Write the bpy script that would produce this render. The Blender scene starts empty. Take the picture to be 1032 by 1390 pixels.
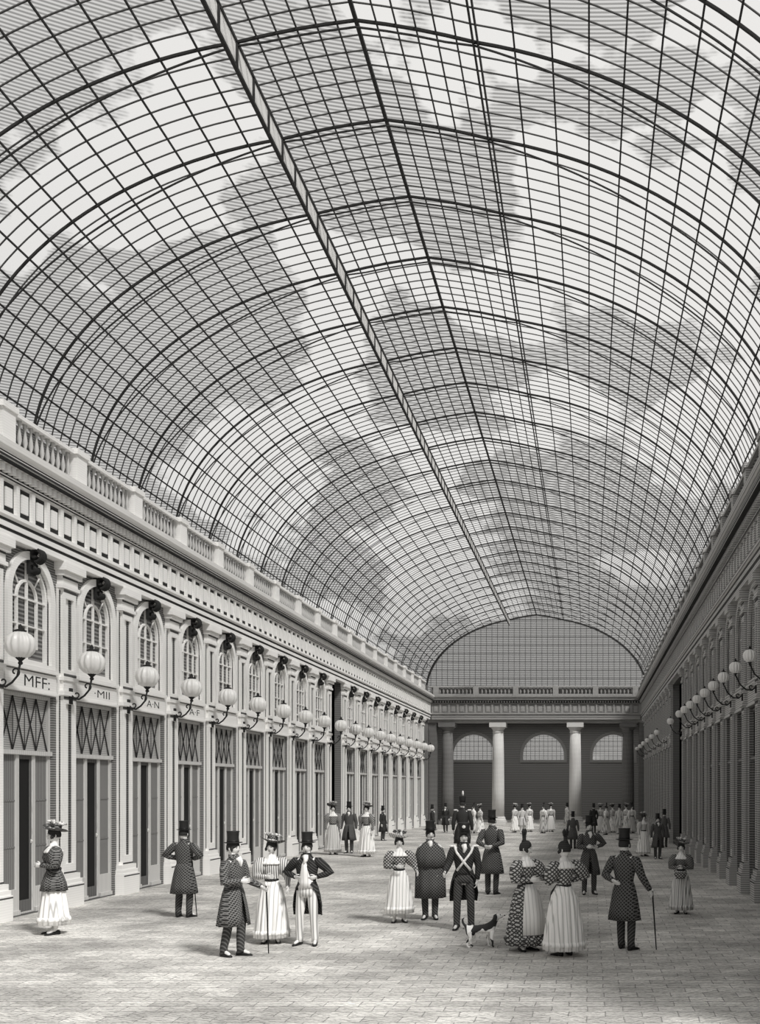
import bpy, math, random
from mathutils import Vector, Matrix
R = random.Random(7)
F = 1400.0; VX, VY = 800.0, 1070.0; CH = 2.6
pi = math.pi
sin, cos = math.sin, math.cos
XL, XR, XC = -11.55, 3.95, -3.8
YE = 73.5
scene = bpy.context.scene
COL = scene.collection

def gp(px, py):
    Y = F * CH / (py - VY)
    return (px - VX) * Y / F, Y

# ------------------------------------------------------------ materials
def g(v, w=1.0):
    return (v, v * (1 - .012 * w), v * (1 - .035 * w), 1)

def mat(name, a, b=None, scale=6, rot=(0, 0, 0), cross=False, thr=.5, rough=.8, noise=0.0, soft=.12, nscale=3.0, rot2=None, spec=.2):
    m = bpy.data.materials.new(name)
    m.use_nodes = True
    nt = m.node_tree
    N, L = nt.nodes, nt.links
    p = N['Principled BSDF']
    p.inputs['Roughness'].default_value = rough
    p.inputs['Specular IOR Level'].default_value = spec
    tc = N.new('ShaderNodeTexCoord')
    ns = N.new('ShaderNodeTexNoise')
    ns.inputs['Scale'].default_value = nscale
    ns.inputs['Detail'].default_value = 3
    L.new(tc.outputs['Object'], ns.inputs['Vector'])
    def hatch(r):
        mp = N.new('ShaderNodeMapping')
        mp.inputs['Rotation'].default_value = r
        L.new(tc.outputs['Object'], mp.inputs['Vector'])
        w = N.new('ShaderNodeTexWave')
        w.inputs['Scale'].default_value = scale
        w.inputs['Distortion'].default_value = .6
        w.inputs['Detail'].default_value = 1
        w.inputs['Detail Scale'].default_value = .5
        L.new(mp.outputs['Vector'], w.inputs['Vector'])
        cr = N.new('ShaderNodeValToRGB')
        cr.color_ramp.elements[0].position = max(0, thr - soft)
        cr.color_ramp.elements[1].position = min(1, thr + soft)
        L.new(w.outputs['Fac'], cr.inputs['Fac'])
        return cr.outputs['Color']
    if b is None:
        b = a * .82
        mix = N.new('ShaderNodeMix'); mix.data_type = 'RGBA'
        mix.inputs['A'].default_value = g(a); mix.inputs['B'].default_value = g(b)
        L.new(ns.outputs['Fac'], mix.inputs['Factor'])
        L.new(mix.outputs['Result'], p.inputs['Base Color'])
        return m
    f = hatch(rot)
    if cross:
        f2 = hatch(rot2 if rot2 else (rot[0], rot[1] + pi / 2, rot[2] + pi / 2))
        mm = N.new('ShaderNodeMath'); mm.operation = 'MAXIMUM'
        L.new(f, mm.inputs[0]); L.new(f2, mm.inputs[1]); f = mm.outputs[0]
    mix = N.new('ShaderNodeMix'); mix.data_type = 'RGBA'
    mix.inputs['A'].default_value = g(a); mix.inputs['B'].default_value = g(b)
    L.new(f, mix.inputs['Factor'])
    L.new(mix.outputs['Result'], p.inputs['Base Color'])
    return m

HZ = (0, pi / 2, 0)          # bands stacked along z
VT = (0, 0, pi / 2)          # bands along y
DG = (0, pi / 4, 0)
STONE = mat('grey_rendered_wall', .30, .10, 6, HZ)
STONEW = mat('white_stone', .93, .88, 6, HZ)
WOOD = mat('pale_painted_wood', .72, .48, 7, VT)
BALM = mat('baluster_stone', .60)
SHADE = mat('recess_shade_grey', .15, .05, 6, HZ)
DARK = mat('dark_recess', .02)  # near-black colour stands in for the darkness inside shops and passages
IRON = mat('black_iron', .03)
BAR = mat('roof_iron', .04)
BARL = mat('roof_iron_thin', .06)
WEB = mat('pale_girder_web', .80)
RSTONE = mat('shaded_stone', .26, .09, 5, HZ)  # darker copies for the right facade, its shade put into the colour
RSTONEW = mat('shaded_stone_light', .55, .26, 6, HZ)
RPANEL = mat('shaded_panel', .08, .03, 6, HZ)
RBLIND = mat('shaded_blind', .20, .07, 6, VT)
CURT = mat('curtain', .34, .10, 8, VT)
BLIND = mat('lattice_blind', .52, .30, 7, HZ)
DOORM = mat('door_paint', .20, .08, 6, VT)
HALLW = mat('hall_wall', .38, .14, 3, HZ)
COLM = mat('column_stone', .74, .54, 5, HZ)
ENDM = mat('end_stone', .46, .22, 5, HZ)
GLOBE = mat('opal_glass', .86, rough=.35, spec=.5)
SKIN = mat('skin', .80, rough=.6)
HAIR = mat('hair', .02, .05, 18, HZ)
HATM = mat('hat_felt', .015, .035, 14, HZ, rough=.5)
COAT = mat('dark_wool', .022, .16, 8, DG, cross=True, thr=.80, rot2=(0, -pi / 4, 0))
COAT2 = mat('black_wool', .018, .07, 9, DG, thr=.7)
COAT3 = mat('hatched_wool', .03, .30, 9, (0, pi / 3, 0), thr=.68)
COAT4 = mat('hatched_dark_wool', .02, .20, 10, (0, pi / 3, 0), cross=True, thr=.78, rot2=(0, -pi / 5, 0))
TROUS = mat('light_trousers', .82, .35, 6, (0, 0, 0), thr=.75)
TROUSD = mat('dark_trousers', .04, .12, 8, DG, thr=.7)
WHITE = mat('white_linen', .88, .66, 5, (0, 0, .3), thr=.85)
DRESSW = mat('white_muslin', .90, .5, 5, (0, 0, .2), thr=.88)
DRESSS = mat('striped_silk', .74, .14, 9, (0, 0, 0), thr=.55)
DRESSC = mat('checked_silk', .55, .06, 7, DG, cross=True, thr=.62, rot2=(0, -pi / 4, 0))
DRESSG = mat('grey_muslin', .7, .3, 6, (0, 0, .3), thr=.7)
SHOE = mat('black_leather', .02, rough=.4)

def glass_mat(name, fac, col=.75):
    m = bpy.data.materials.new(name); m.use_nodes = True
    N, L = m.node_tree.nodes, m.node_tree.links
    N.remove(N['Principled BSDF'])
    out = N['Material Output']
    tr = N.new('ShaderNodeBsdfTransparent')
    tl = N.new('ShaderNodeBsdfTranslucent'); tl.inputs['Color'].default_value = g(col)
    mx = N.new('ShaderNodeMixShader'); mx.inputs['Fac'].default_value = fac
    L.new(tr.outputs[0], mx.inputs[1]); L.new(tl.outputs[0], mx.inputs[2])
    L.new(mx.outputs[0], out.inputs['Surface'])
    return m
GLASS = glass_mat('roof_glass', .12, .6)
LGLASS = glass_mat('lunette_glass', .38, .40)
FGLASS = glass_mat('fanlight_glass', .45, .5)
DGLASS = mat('dark_window_glass', .05, .24, 5, DG, thr=.6, rough=.25, spec=.5)
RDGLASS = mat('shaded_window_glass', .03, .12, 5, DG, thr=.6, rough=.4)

# ------------------------------------------------------------ mesh builder
class MB:
    def __init__(s):
        s.v = []; s.f = []
    def add(s, vs, fs, M=None):
        o = len(s.v)
        if M is not None:
            vs = [M @ Vector(v) for v in vs]
        s.v += [tuple(v) for v in vs]
        s.f += [tuple(i + o for i in f) for f in fs]
        return s
    def box(s, x0, x1, y0, y1, z0, z1, M=None):
        v = [(x0, y0, z0), (x1, y0, z0), (x1, y1, z0), (x0, y1, z0), (x0, y0, z1), (x1, y0, z1), (x1, y1, z1), (x0, y1, z1)]
        f = [(0, 3, 2, 1), (4, 5, 6, 7), (0, 1, 5, 4), (1, 2, 6, 5), (2, 3, 7, 6), (3, 0, 4, 7)]
        return s.add(v, f, M)
    def rings(s, rs, closed=True, caps=True, M=None):
        n = len(rs[0]); v = [p for r in rs for p in r]; f = []
        for i in range(len(rs) - 1):
            for j in range(n if closed else n - 1):
                k = (j + 1) % n
                f.append((i * n + j, i * n + k, (i + 1) * n + k, (i + 1) * n + j))
        if caps and closed:
            f.append(tuple(reversed(range(n))))
            f.append(tuple((len(rs) - 1) * n + j for j in range(n)))
        return s.add(v, f, M)
    def tube(s, pts, rad, n=8, M=None, ph=0.0, flat=1.0):
        pts = [Vector(p) for p in pts]
        if not hasattr(rad, '__len__'):
            rad = [rad] * len(pts)
        rs = []; up = None
        for i, p in enumerate(pts):
            a = pts[max(0, i - 1)]; b = pts[min(len(pts) - 1, i + 1)]
            d = (b - a).normalized()
            if up is None:
                up = Vector((0, 0, 1)) if abs(d.z) < .9 else Vector((0, 1, 0))
            e1 = up - d * up.dot(d); e1.normalize(); e2 = d.cross(e1); up = e1
            rs.append([p + (e1 * cos(ph + 2 * pi * j / n) + e2 * sin(ph + 2 * pi * j / n) * flat) * rad[i] for j in range(n)])
        return s.rings(rs, M=M)
    def lathe(s, prof, n=24, c=(0, 0, 0), M=None, lob=0, lamp=0.0):
        rs = []
        for r, z in prof:
            rs.append([(c[0] + r * (1 + lamp * cos(lob * 2 * pi * j / n)) * cos(2 * pi * j / n), c[1] + r * (1 + lamp * cos(lob * 2 * pi * j / n)) * sin(2 * pi * j / n), c[2] + z) for j in range(n)])
        return s.rings(rs, M=M)
    def ell(s, c, r, n=12, m=8, M=None):
        rs = []
        for i in range(m + 1):
            t = -pi / 2 + pi * i / m
            cc = max(cos(t), .02)
            rs.append([(c[0] + r[0] * cc * cos(2 * pi * j / n), c[1] + r[1] * cc * sin(2 * pi * j / n), c[2] + r[2] * sin(t)) for j in range(n)])
        return s.rings(rs, M=M)
    def mesh(s, name, m, smooth=False, ky=1.0):
        me = bpy.data.meshes.new(name)
        me.from_pydata([(v[0], v[1] * ky, v[2]) for v in s.v], [], s.f)
        me.materials.append(m)
        if smooth:
            me.polygons.foreach_set('use_smooth', [True] * len(me.polygons))
        me.update()
        return me

def shape(outer, holes, x0, x1):
    """flat outline in the (y,z) plane with holes, extruded from x0 to x1"""
    cu = bpy.data.curves.new('c', 'CURVE'); cu.dimensions = '2D'; cu.fill_mode = 'BOTH'; cu.extrude = (x1 - x0) / 2
    for lp in [outer] + holes:
        sp = cu.splines.new('POLY'); sp.points.add(len(lp) - 1)
        for i, (a, b) in enumerate(lp):
            sp.points[i].co = (a, b, 0, 1)
        sp.use_cyclic_u = True
    o = bpy.data.objects.new('c', cu); COL.objects.link(o)
    dg = bpy.context.evaluated_depsgraph_get()
    me = bpy.data.meshes.new_from_object(o.evaluated_get(dg))
    xm = (x0 + x1) / 2
    vs = [(v.co.z + xm, v.co.x, v.co.y) for v in me.vertices]
    fs = [tuple(p.vertices) for p in me.polygons]
    bpy.data.objects.remove(o); bpy.data.curves.remove(cu); bpy.data.meshes.remove(me)
    return vs, fs

def rect(y0, y1, z0, z1):
    return [(y0, z0), (y1, z0), (y1, z1), (y0, z1)]

def arch(w, z0, zs, yc=0.0, n=16, rz=None):
    r = w / 2; rz = rz or r
    return [(yc - r, z0), (yc + r, z0)] + [(yc + r * cos(pi * i / n), zs + rz * sin(pi * i / n)) for i in range(n + 1)]

def ob(name, me, parent=None, loc=(0, 0, 0), rot=(0, 0, 0), **kw):
    o = bpy.data.objects.new(name, me)
    COL.objects.link(o)
    o.location = loc; o.rotation_euler = rot
    if parent is not None:
        o.parent = parent
    for k, v in kw.items():
        o[k] = v
    return o

def copy_tree(root, loc, rot=None, scl=None, **kw):
    def rec(o, par):
        c = o.copy(); COL.objects.link(c)
        if par is not None:
            c.parent = par
        for ch in o.children:
            rec(ch, c)
        return c
    c = rec(root, None)
    c.location = loc
    if rot is not None: c.rotation_euler = rot
    if scl is not None: c.scale = (scl,) * 3
    for k, v in kw.items(): c[k] = v
    return c

# ------------------------------------------------------------ facade kit
PH = .36      # pilaster half width
def kit(ky, st, stw, pan, glass, curt, blind, doorm, wood, balm):
    """prototype meshes; local x outward, y along, z up"""
    K = {}
    b = MB(); b.box(0, .22, -PH - .07, PH + .07, 0, .50); b.box(0, .19, -PH - .05, PH + .05, .50, .60); b.box(0, .16, -PH - .02, PH + .02, .60, .72)
    K['base'] = b.mesh('pilaster_base', stw, ky=ky)
    b = MB(); b.box(0, .05, -PH, PH, .72, 6.95)
    b.add(*shape(rect(-.27, .27, .72, 6.95), [rect(-.17, .17, .95, 4.45), rect(-.17, .17, 5.2, 6.75)], .05, .12))
    b.box(0, .17, -PH + .02, PH - .02, 4.62, 4.72); b.box(0, .15, -PH + .04, PH - .04, 4.95, 5.03)
    K['shaft'] = b.mesh('pilaster_shaft', stw, ky=ky)
    b = MB(); b.box(.05, .06, -.17, -.12, .95, 4.45); b.box(.05, .06, .06, .17, .95, 4.45); b.box(.05, .06, -.17, -.12, 5.2, 6.75); b.box(.05, .06, .06, .17, 5.2, 6.75)  # raised dark strips painting the recess shading and edge lines
    for s in (-1, 1):
        b.box(.05, .058, s * .315 - .025, s * .315 + .025, .8, 4.6); b.box(.05, .058, s * .315 - .025, s * .315 + .025, 5.1, 6.9)
    b.box(.12, .128, -.27, .27, .735, .77); b.box(.12, .128, -.27, .27, 4.54, 4.60); b.box(.12, .128, -.27, .27, 5.05, 5.10); b.box(.12, .128, -.27, .27, 6.88, 6.935)
    b.box(.13, .134, -.33, .33, 7.17, 7.215); b.box(.22, .224, -.43, .43, .44, .47)
    K['shading'] = b.mesh('shade_strip', pan, ky=ky)
    b = MB(); b.box(0, .16, -PH - .01, PH + .01, 6.95, 7.03); b.box(0, .13, -PH + .03, PH - .03, 7.03, 7.22); b.box(0, .20, -PH - .04, PH + .04, 7.22, 7.32); b.box(0, .26, -PH - .09, PH + .09, 7.32, 7.5)
    K['capital'] = b.mesh('pilaster_capital', stw, ky=ky)
    b = MB(); b.add(*shape(arch(1.84, 5.08, 6.55), [arch(1.5, 5.2, 6.55)], -.02, .07))
    b.box(-.02, .11, -.98, .98, 5.03, 5.12)
    K['surround'] = b.mesh('window_surround', stw, ky=ky)
    b = MB(); b.add(*shape(arch(1.5, 5.2, 6.55), [arch(1.38, 5.26, 6.55)], -.10, -.03))
    b.add(*shape(arch(.80, 5.5, 6.5), [arch(.70, 5.55, 6.5)], -.09, -.04))
    b.box(-.09, -.04, -.02, .02, 5.25, 7.25)
    for z in (5.95, 6.5): b.box(-.09, -.04, -.7, .7, z - .015, z + .015)
    for s in (-1, 1):
        b.tube([(-.065, s * .28, 6.75), (-.065, s * .50, 7.03)], .02, 4)
    K['muntin'] = b.mesh('window_bars', stw, ky=ky)
    b = MB(); b.add(*shape(arch(1.5, 5.2, 6.55), [], -.13, -.10))
    K['pane'] = b.mesh('window_glass', glass, ky=ky)
    b = MB()
    pts = []
    for i in range(22):
        t = i / 21 * 2.2 * pi; r = .15 - .11 * i / 21
        pts.append((.16 + r * sin(t), 0, 7.40 - r * cos(t)))
    pts2 = []
    for i in range(16):
        t = i / 15 * 1.8 * pi; r = .10 - .07 * i / 15
        pts2.append((.12 - r * sin(t), 0, 7.11 + r * cos(t)))
    for pp in (pts, pts2):
        for y in (-.08, 0, .08):
            b.tube([(p[0], y, p[2]) for p in pp], .038, 6)
    b.box(0, .08, -.11, .11, 7.0, 7.5)
    K['keystone'] = b.mesh('scroll_keystone', IRON, ky=ky)
    b = MB(); b.box(-.02, .05, -.98, .98, 4.62, 5.0); b.box(-.02, .09, -1.0, 1.0, 4.57, 4.62)
    K['sign'] = b.mesh('sign_board', stw, ky=ky)
    b = MB(); b.add(*shape(rect(-.95, .95, 0, 4.55), [rect(-.86, -.36, .55, 3.28), rect(-.26, .26, .06, 3.28), rect(.36, .86, .55, 3.28), rect(-.88, .88, 3.38, 4.48)], -.16, -.07))
    b.box(-.07, -.02, -.95, .95, 3.29, 3.38); b.box(-.07, -.02, -.9, -.30, 0, .12); b.box(-.07, -.02, .30, .9, 0, .12)
    K['frame'] = b.mesh('shopfront_frame', wood, ky=ky)
    b = MB()
    n = 4; st_ = 1.76 / n
    for i in range(n):
        y0 = -.88 + i * st_; ym = y0 + st_ / 2
        for (a, c) in (((y0, 3.38), (ym, 3.93)), ((ym, 3.93), (y0 + st_, 3.38)), ((y0, 4.48), (ym, 3.93)), ((ym, 3.93), (y0 + st_, 4.48))):
            b.tube([(-.10, a[0], a[1]), (-.10, c[0], c[1])], .014, 4)
        b.tube([(-.10, y0, 3.4), (-.10, y0, 4.48)], .008, 4)
    K['lattice'] = b.mesh('diamond_lattice', IRON, ky=ky)
    b = MB(); b.box(-.15, -.125, -.88, .88, 3.36, 4.50)
    K['blind'] = b.mesh('lattice_blind', blind, ky=ky)
    b = MB(); b.add(*shape(rect(-.27, .27, .04, 3.28), [rect(-.21, .21, .3, 3.2)], -.14, -.10))
    K['door'] = b.mesh('door_leaf', doorm, ky=ky)
    b = MB(); b.box(-.135, -.125, -.21, .21, .3, 3.2)
    K['doorglass'] = b.mesh('door_glass', DARK, ky=ky)
    b = MB(); b.ell((-.075, .235, 1.5), (.018, .018, .018), 8, 6); b.box(-.10, -.08, .228, .242, 1.46, 1.54)
    K['knob'] = b.mesh('door_knob', stw, ky=ky)
    for nm, a, c in (('paneL', -.86, -.36), ('paneR', .36, .86)):
        b = MB(); b.box(-.13, -.11, a, c, .55, 3.28)
        for z in (1.4, 2.35): b.box(-.11, -.10, a, c, z - .015, z + .015)
        K[nm] = b.mesh('shop_window', curt, ky=ky)
    b = MB(); b.box(.10, .42, -.26, .26, 9.2, 9.3); b.box(.13, .39, -.22, .22, 9.3, 9.88); b.box(.09, .43, -.27, .27, 9.88, 10.0)
    K['pedestal'] = b.mesh('pedestal', stw, ky=ky)
    h = 1.425 - .28
    b = MB(); b.box(.18, .34, -h, h, 9.2, 9.28)
    K['brail'] = b.mesh('bottom_rail', stw, ky=ky)
    b = MB(); b.box(.16, .36, -h, h, 9.87, 9.95)
    K['trail'] = b.mesh('top_rail', stw, ky=ky)
    b = MB(); b.lathe([(.045, 9.28), (.04, 9.33), (.020, 9.38), (.05, 9.5), (.04, 9.58), (.018, 9.72), (.030, 9.80), (.045, 9.87)], 10, (.26, 0, 0))
    K['baluster'] = b.mesh('baluster', balm, True)
    return K

def spiral(cx, cz, r0, r1, a0, a1, n=14):
    return [(cx + (r0 + (r1 - r0) * i / n) * cos(a0 + (a1 - a0) * i / n), 0, cz + (r0 + (r1 - r0) * i / n) * sin(a0 + (a1 - a0) * i / n)) for i in range(n + 1)]

def lamp_proto(r, out, small=False):
    zc = 5.36
    e = ob('wall_lamp', None)
    b = MB()
    prof = [(r * .25, -r * .97), (r * .6, -r * .82), (r * .88, -r * .48), (r, 0), (r * .92, r * .42), (r * .68, r * .76), (r * .3, r * .96)]
    b.lathe(prof, 72, (out, 0, zc), lob=12, lamp=.07)
    ob('lamp_globe', b.mesh('lamp_globe', GLOBE, True), e, label='ribbed white opal glass globe')
    b = MB(); k = r / .28
    b.lathe([(.10 * k, 0), (.12 * k, .03 * k), (.04 * k, .06 * k), (.045 * k, .10 * k), (.01 * k, .16 * k)], 14, (out, 0, zc + r * .94))
    ob('finial', b.mesh('finial', IRON, True), e)
    b = MB(); b.lathe([(.03 * k, -.13 * k), (.05 * k, -.10 * k), (.03 * k, -.06 * k), (.09 * k, 0), (.11 * k, .03 * k)], 14, (out, 0, zc - r * .97))
    ob('lamp_cup', b.mesh('lamp_cup', IRON, True), e)
    b = MB()
    zb = zc - r - .1 * k
    if small:
        b.tube([(.14, 0, 4.92), (.22, 0, 4.84), (.36, 0, 4.86), (.50, 0, 4.98), (out, 0, zb + .02)], .017, 6)
        b.tube(spiral(.24, 4.92, .07, .02, -pi * .9, pi * .9), .013, 6)
        b.box(.12, .15, -.04, .04, 4.78, 5.02)
    else:
        b.tube([(.14, 0, 4.66), (.20, 0, 4.58), (.32, 0, 4.56), (.44, 0, 4.64), (out * .90, 0, 4.76), (out, 0, zb + .02)], .022, 6)
        b.tube(spiral(.26, 4.66, .09, .02, -pi * .9, pi * .9), .017, 6)
        b.tube(spiral(out - .10, 4.84, .09, .03, -pi * .3, pi * 1.4), .016, 6)
        b.box(.12, .16, -.05, .05, 4.45, 4.8)
    ob('scroll_bracket', b.mesh('scroll_bracket', IRON, True), e, label='black wrought iron scroll bracket')
    e['category'] = 'lamp'; e['label'] = 'round ribbed opal glass lamp on black scroll bracket'
    return e

KL = kit(1.0, STONE, STONEW, SHADE, DGLASS, CURT, BLIND, DOORM, WOOD, BALM)
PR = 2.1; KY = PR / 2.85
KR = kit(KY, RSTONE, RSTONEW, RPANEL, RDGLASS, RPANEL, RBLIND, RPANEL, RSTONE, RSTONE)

def protos(K, pfx_label, key=True):
    P = {}
    e = ob('pilaster', None, category='pilaster', label=pfx_label + ' panelled stone pilaster with moulded base and capital')
    ob('base', K['base'], e); ob('shaft', K['shaft'], e); ob('shade_strip', K['shading'], e); ob('capital', K['capital'], e)
    P['pilaster'] = e
    e = ob('window', None, kind='structure')
    e['label'] = pfx_label + ' arched window with glazing bars'; e['category'] = 'window'
    ob('surround', K['surround'], e); ob('glazing_bar', K['muntin'], e); ob('glass', K['pane'], e)
    if key: ob('keystone', K['keystone'], e, label='dark scrolled keystone')
    P['window'] = e
    e = ob('shopfront', None, category='shopfront', label=pfx_label + ' shopfront with narrow dark door and diamond lattice')
    ob('frame', K['frame'], e); ob('lattice', K['lattice'], e, label='black diamond lattice'); ob('blind', K['blind'], e)
    d = ob('door', K['door'], e); ob('door_glass', K['doorglass'], d); ob('knob', K['knob'], d)
    ob('shop_window', K['paneL'], e); ob('shop_window', K['paneR'], e)
    P['shopfront'] = e
    e = ob('sign_board', None, category='sign', label='pale painted sign board above a shopfront')
    ob('board', K['sign'], e); P['sign'] = e
    return P

PL = protos(KL, 'pale'); PRR = protos(KR, 'shaded', False)
PL['lamp'] = lamp_proto(.265, .60); PRR['lamp'] = lamp_proto(.14, .60, True)

def kill(e):
    for c in list(e.children_recursive): bpy.data.objects.remove(c)
    bpy.data.objects.remove(e)

def balustrade(K, ky, nb, label, grp):
    e = ob('balustrade', None, category='balustrade', label=label, group=grp)
    ob('pedestal', K['pedestal'], e, loc=(0, -1.425 * ky, 0)); ob('rail', K['brail'], e); ob('rail', K['trail'], e)
    for i in range(nb):
        ob('baluster', K['baluster'], e, loc=(0, (-1.06 + 2.12 * i / (nb - 1)) * ky, 0))
    return e

# left facade
LC0 = 21.275; LP = 2.85
wi = 1
txts = {0: 'MFF:', 1: '·MII', 2: 'A·N', 3: 'A·F', -1: 'A'}
def add_text(body, parent, h, wid, y, z, x, m):
    cu = bpy.data.curves.new('t', 'FONT'); cu.body = body; cu.size = h * 1.38; cu.align_x = 'CENTER'; cu.extrude = .006; cu.offset = -.004
    o = bpy.data.objects.new('t', cu); COL.objects.link(o)
    dg = bpy.context.evaluated_depsgraph_get()
    me = bpy.data.meshes.new_from_object(o.evaluated_get(dg))
    w = max(v.co.x for v in me.vertices) - min(v.co.x for v in me.vertices)
    k = wid / w
    mn = MB(); mn.add([(v.co.z + x, v.co.x * k + y, v.co.y + z) for v in me.vertices], [tuple(p.vertices) for p in me.polygons])
    bpy.data.objects.remove(o)
    return ob('lettering', mn.mesh('lettering', m), parent, label='dark painted lettering')

bproto = balustrade(KL, 1.0, 11, 'pale stone balustrade section with slim turned balusters', 'balustrade sections above the pale facade')
holes = []
for k in range(-1, 18):
    yc = LC0 + LP * k
    copy_tree(bproto, (XL, yc, 0))
    if k == 9:
        holes.append(rect(yc - 1.05, yc + 1.05, .03, 7.45)); continue
    holes.append(rect(yc - .95, yc + .95, .03, 4.55))
    holes.append(arch(1.5, 5.2, 6.55, yc))
    w = copy_tree(PL['window'], (XL, yc, 0)); w.name = 'window_%d' % wi; wi += 1
    copy_tree(PL['shopfront'], (XL, yc, 0), group='shopfronts of the pale facade')
    s = copy_tree(PL['sign'], (XL, yc, 0), group='sign boards of the pale facade')
    if k in txts:
        s['label'] = 'pale sign board with dark painted letters'
        t = txts[k]
        if k == 0: add_text(t, s, .25, .98, .20, 4.69, .05, IRON)
        elif k == -1: add_text(t, s, .22, .25, .7, 4.71, .05, IRON)
        else: add_text(t, s, .19, .75, .22, 4.72, .05, IRON)
for j in range(-2, 18):
    y = 22.7 + LP * j
    copy_tree(PL['pilaster'], (XL, y, 0), group='pilasters of the pale facade')
    if j >= -1:
        copy_tree(PL['lamp'], (XL, y, 0), group='lamps along the pale facade')
b = MB(); b.add(*shape(rect(9, YE, 0, 7.5), holes, -.3, 0)); b.box(-.3, 0, 9, YE, 7.5, 9.2)
ob('wall_left', b.mesh('wall_left', STONE), loc=(XL, 0, 0), kind='structure')
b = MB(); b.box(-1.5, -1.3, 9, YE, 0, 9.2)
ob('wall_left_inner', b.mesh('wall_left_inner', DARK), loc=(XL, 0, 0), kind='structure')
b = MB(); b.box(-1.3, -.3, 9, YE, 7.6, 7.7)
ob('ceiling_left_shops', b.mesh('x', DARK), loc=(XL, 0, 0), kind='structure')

# right facade
RC0 = 22.55 - PR * 2
bpr = ob('balustrade', None, category='balustrade', label='shaded stone balustrade section', group='balustrade sections above the shaded facade')
ob('pedestal', KR['pedestal'], bpr, loc=(0, -PR / 2, 0)); ob('rail', KR['brail'], bpr); ob('rail', KR['trail'], bpr)
for i in range(7):
    ob('baluster', KR['baluster'], bpr, loc=(0, -.75 + 1.5 * i / 6, 0))
holes = []
nR = int((YE - 1.2 - RC0) / PR)
for k in range(nR + 1):
    yc = RC0 + PR * k
    copy_tree(bpr, (XR, yc, 0), (0, 0, pi))
    if k in (12, 13, 14):
        if k == 13: holes.append(rect(yc - 2.9, yc + 2.9, .03, 7.45))
        continue
    holes.append(rect(yc - .95 * KY, yc + .95 * KY, .03, 4.55))
    a = arch(1.5, 5.2, 6.55, 0)
    holes.append([(p[0] * KY + yc, p[1]) for p in a])
    w = copy_tree(PRR['window'], (XR, yc, 0), (0, 0, pi)); w.name = 'window_%d' % wi; wi += 1
    copy_tree(PRR['shopfront'], (XR, yc, 0), (0, 0, pi), group='shopfronts of the shaded facade')
    copy_tree(PRR['sign'], (XR, yc, 0), (0, 0, pi), group='sign boards of the shaded facade', label='shaded sign board above a shopfront')
for k in range(nR + 2):
    y = RC0 - PR / 2 + PR * k
    if y > YE - .5 or k in (13, 14): continue
    copy_tree(PRR['pilaster'], (XR, y, 0), (0, 0, pi), group='pilasters of the shaded facade')
    if y > 20 and (y < 38 or k % 2 == 0): copy_tree(PRR['lamp'], (XR, y, 0), (0, 0, pi), group='lamps along the shaded facade')
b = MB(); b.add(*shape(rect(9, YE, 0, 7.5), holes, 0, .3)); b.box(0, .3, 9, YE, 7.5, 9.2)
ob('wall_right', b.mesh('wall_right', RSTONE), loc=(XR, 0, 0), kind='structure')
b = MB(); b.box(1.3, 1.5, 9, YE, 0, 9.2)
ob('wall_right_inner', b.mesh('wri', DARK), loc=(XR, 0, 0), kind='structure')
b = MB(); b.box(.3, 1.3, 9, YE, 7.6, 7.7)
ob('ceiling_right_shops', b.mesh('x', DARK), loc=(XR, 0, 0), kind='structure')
for P in (PL, PRR):
    for e in P.values(): kill(e)
kill(bproto); kill(bpr)

# entablatures
def entab(name, length, pitch, st, pan, dk, loc, rotz, par):
    """runs along local y 0..length, outward +x"""
    e = ob(name, None, loc=loc, rot=(0, 0, rotz), kind='structure')
    prof = [(-.02, 7.5), (.22, 7.5), (.22, 7.68), (.25, 7.68), (.25, 7.84), (.31, 7.88), (.31, 7.95), (.20, 7.97), (.20, 8.58), (.28, 8.62), (.28, 8.66), (.24, 8.68), (.24, 8.84), (.42, 8.88), (.48, 8.90), (.48, 9.02), (.56, 9.08), (.58, 9.2), (-.02, 9.2)]
    b = MB(); b.rings([[(p[0], 0, p[1]) for p in prof], [(p[0], length, p[1]) for p in prof]][::-1])
    ob('entablature', b.mesh('entablature', st), e)
    b = MB(); n = int(length / pitch)
    for i in range(n):
        y = (i + .5) * pitch
        b.box(.20, .205, y - pitch * .37, y + pitch * .37, 7.99, 8.56)
    b.box(.22, .222, 0, length, 7.62, 7.68); b.box(.25, .252, 0, length, 7.78, 7.84); b.box(.48, .482, 0, length, 8.90, 8.95); b.box(.48, .482, 0, length, 8.975, 9.0)  # dark strips put the cornice shading and edge lines into colour
    b.box(.28, .282, 0, length, 8.60, 8.63)
    ob('frieze_panel_and_shade', b.mesh('frieze_panel_and_shade', pan), e, kind='stuff')
    b = MB(); b.box(.24, .242, 0, length, 8.68, 8.86); b.box(.242, .47, 0, length, 8.865, 8.878)  # painted shade behind the dentils and under the cornice
    ob('shadow_band', b.mesh('shadow_band', dk), e, label='shadow behind dentils painted as a dark strip')
    b = MB(); b.box(.0, .04, 0, length, 9.2, 9.9)  # sheet added behind the balusters so their gaps read dark
    ob('baluster_backing', b.mesh('baluster_backing', par), e)
    b = MB()
    for i in range(n):
        y = (i + .5) * pitch
        b.box(.20, .24, y - pitch * .20, y + pitch * .20, 8.09, 8.46)
        b.box(.20, .26, y + pitch * .39 + .01, y + pitch * .61 - .01, 7.97, 8.58)
    ob('frieze_block', b.mesh('frieze_block', st), e, kind='stuff')
    b = MB(); dp = .19
    for i in range(int(length / dp)):
        b.box(.24, .36, i * dp + .03, i * dp + .12, 8.70, 8.84)
    ob('dentil', b.mesh('dentil', st), e, kind='stuff')
    return e
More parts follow.
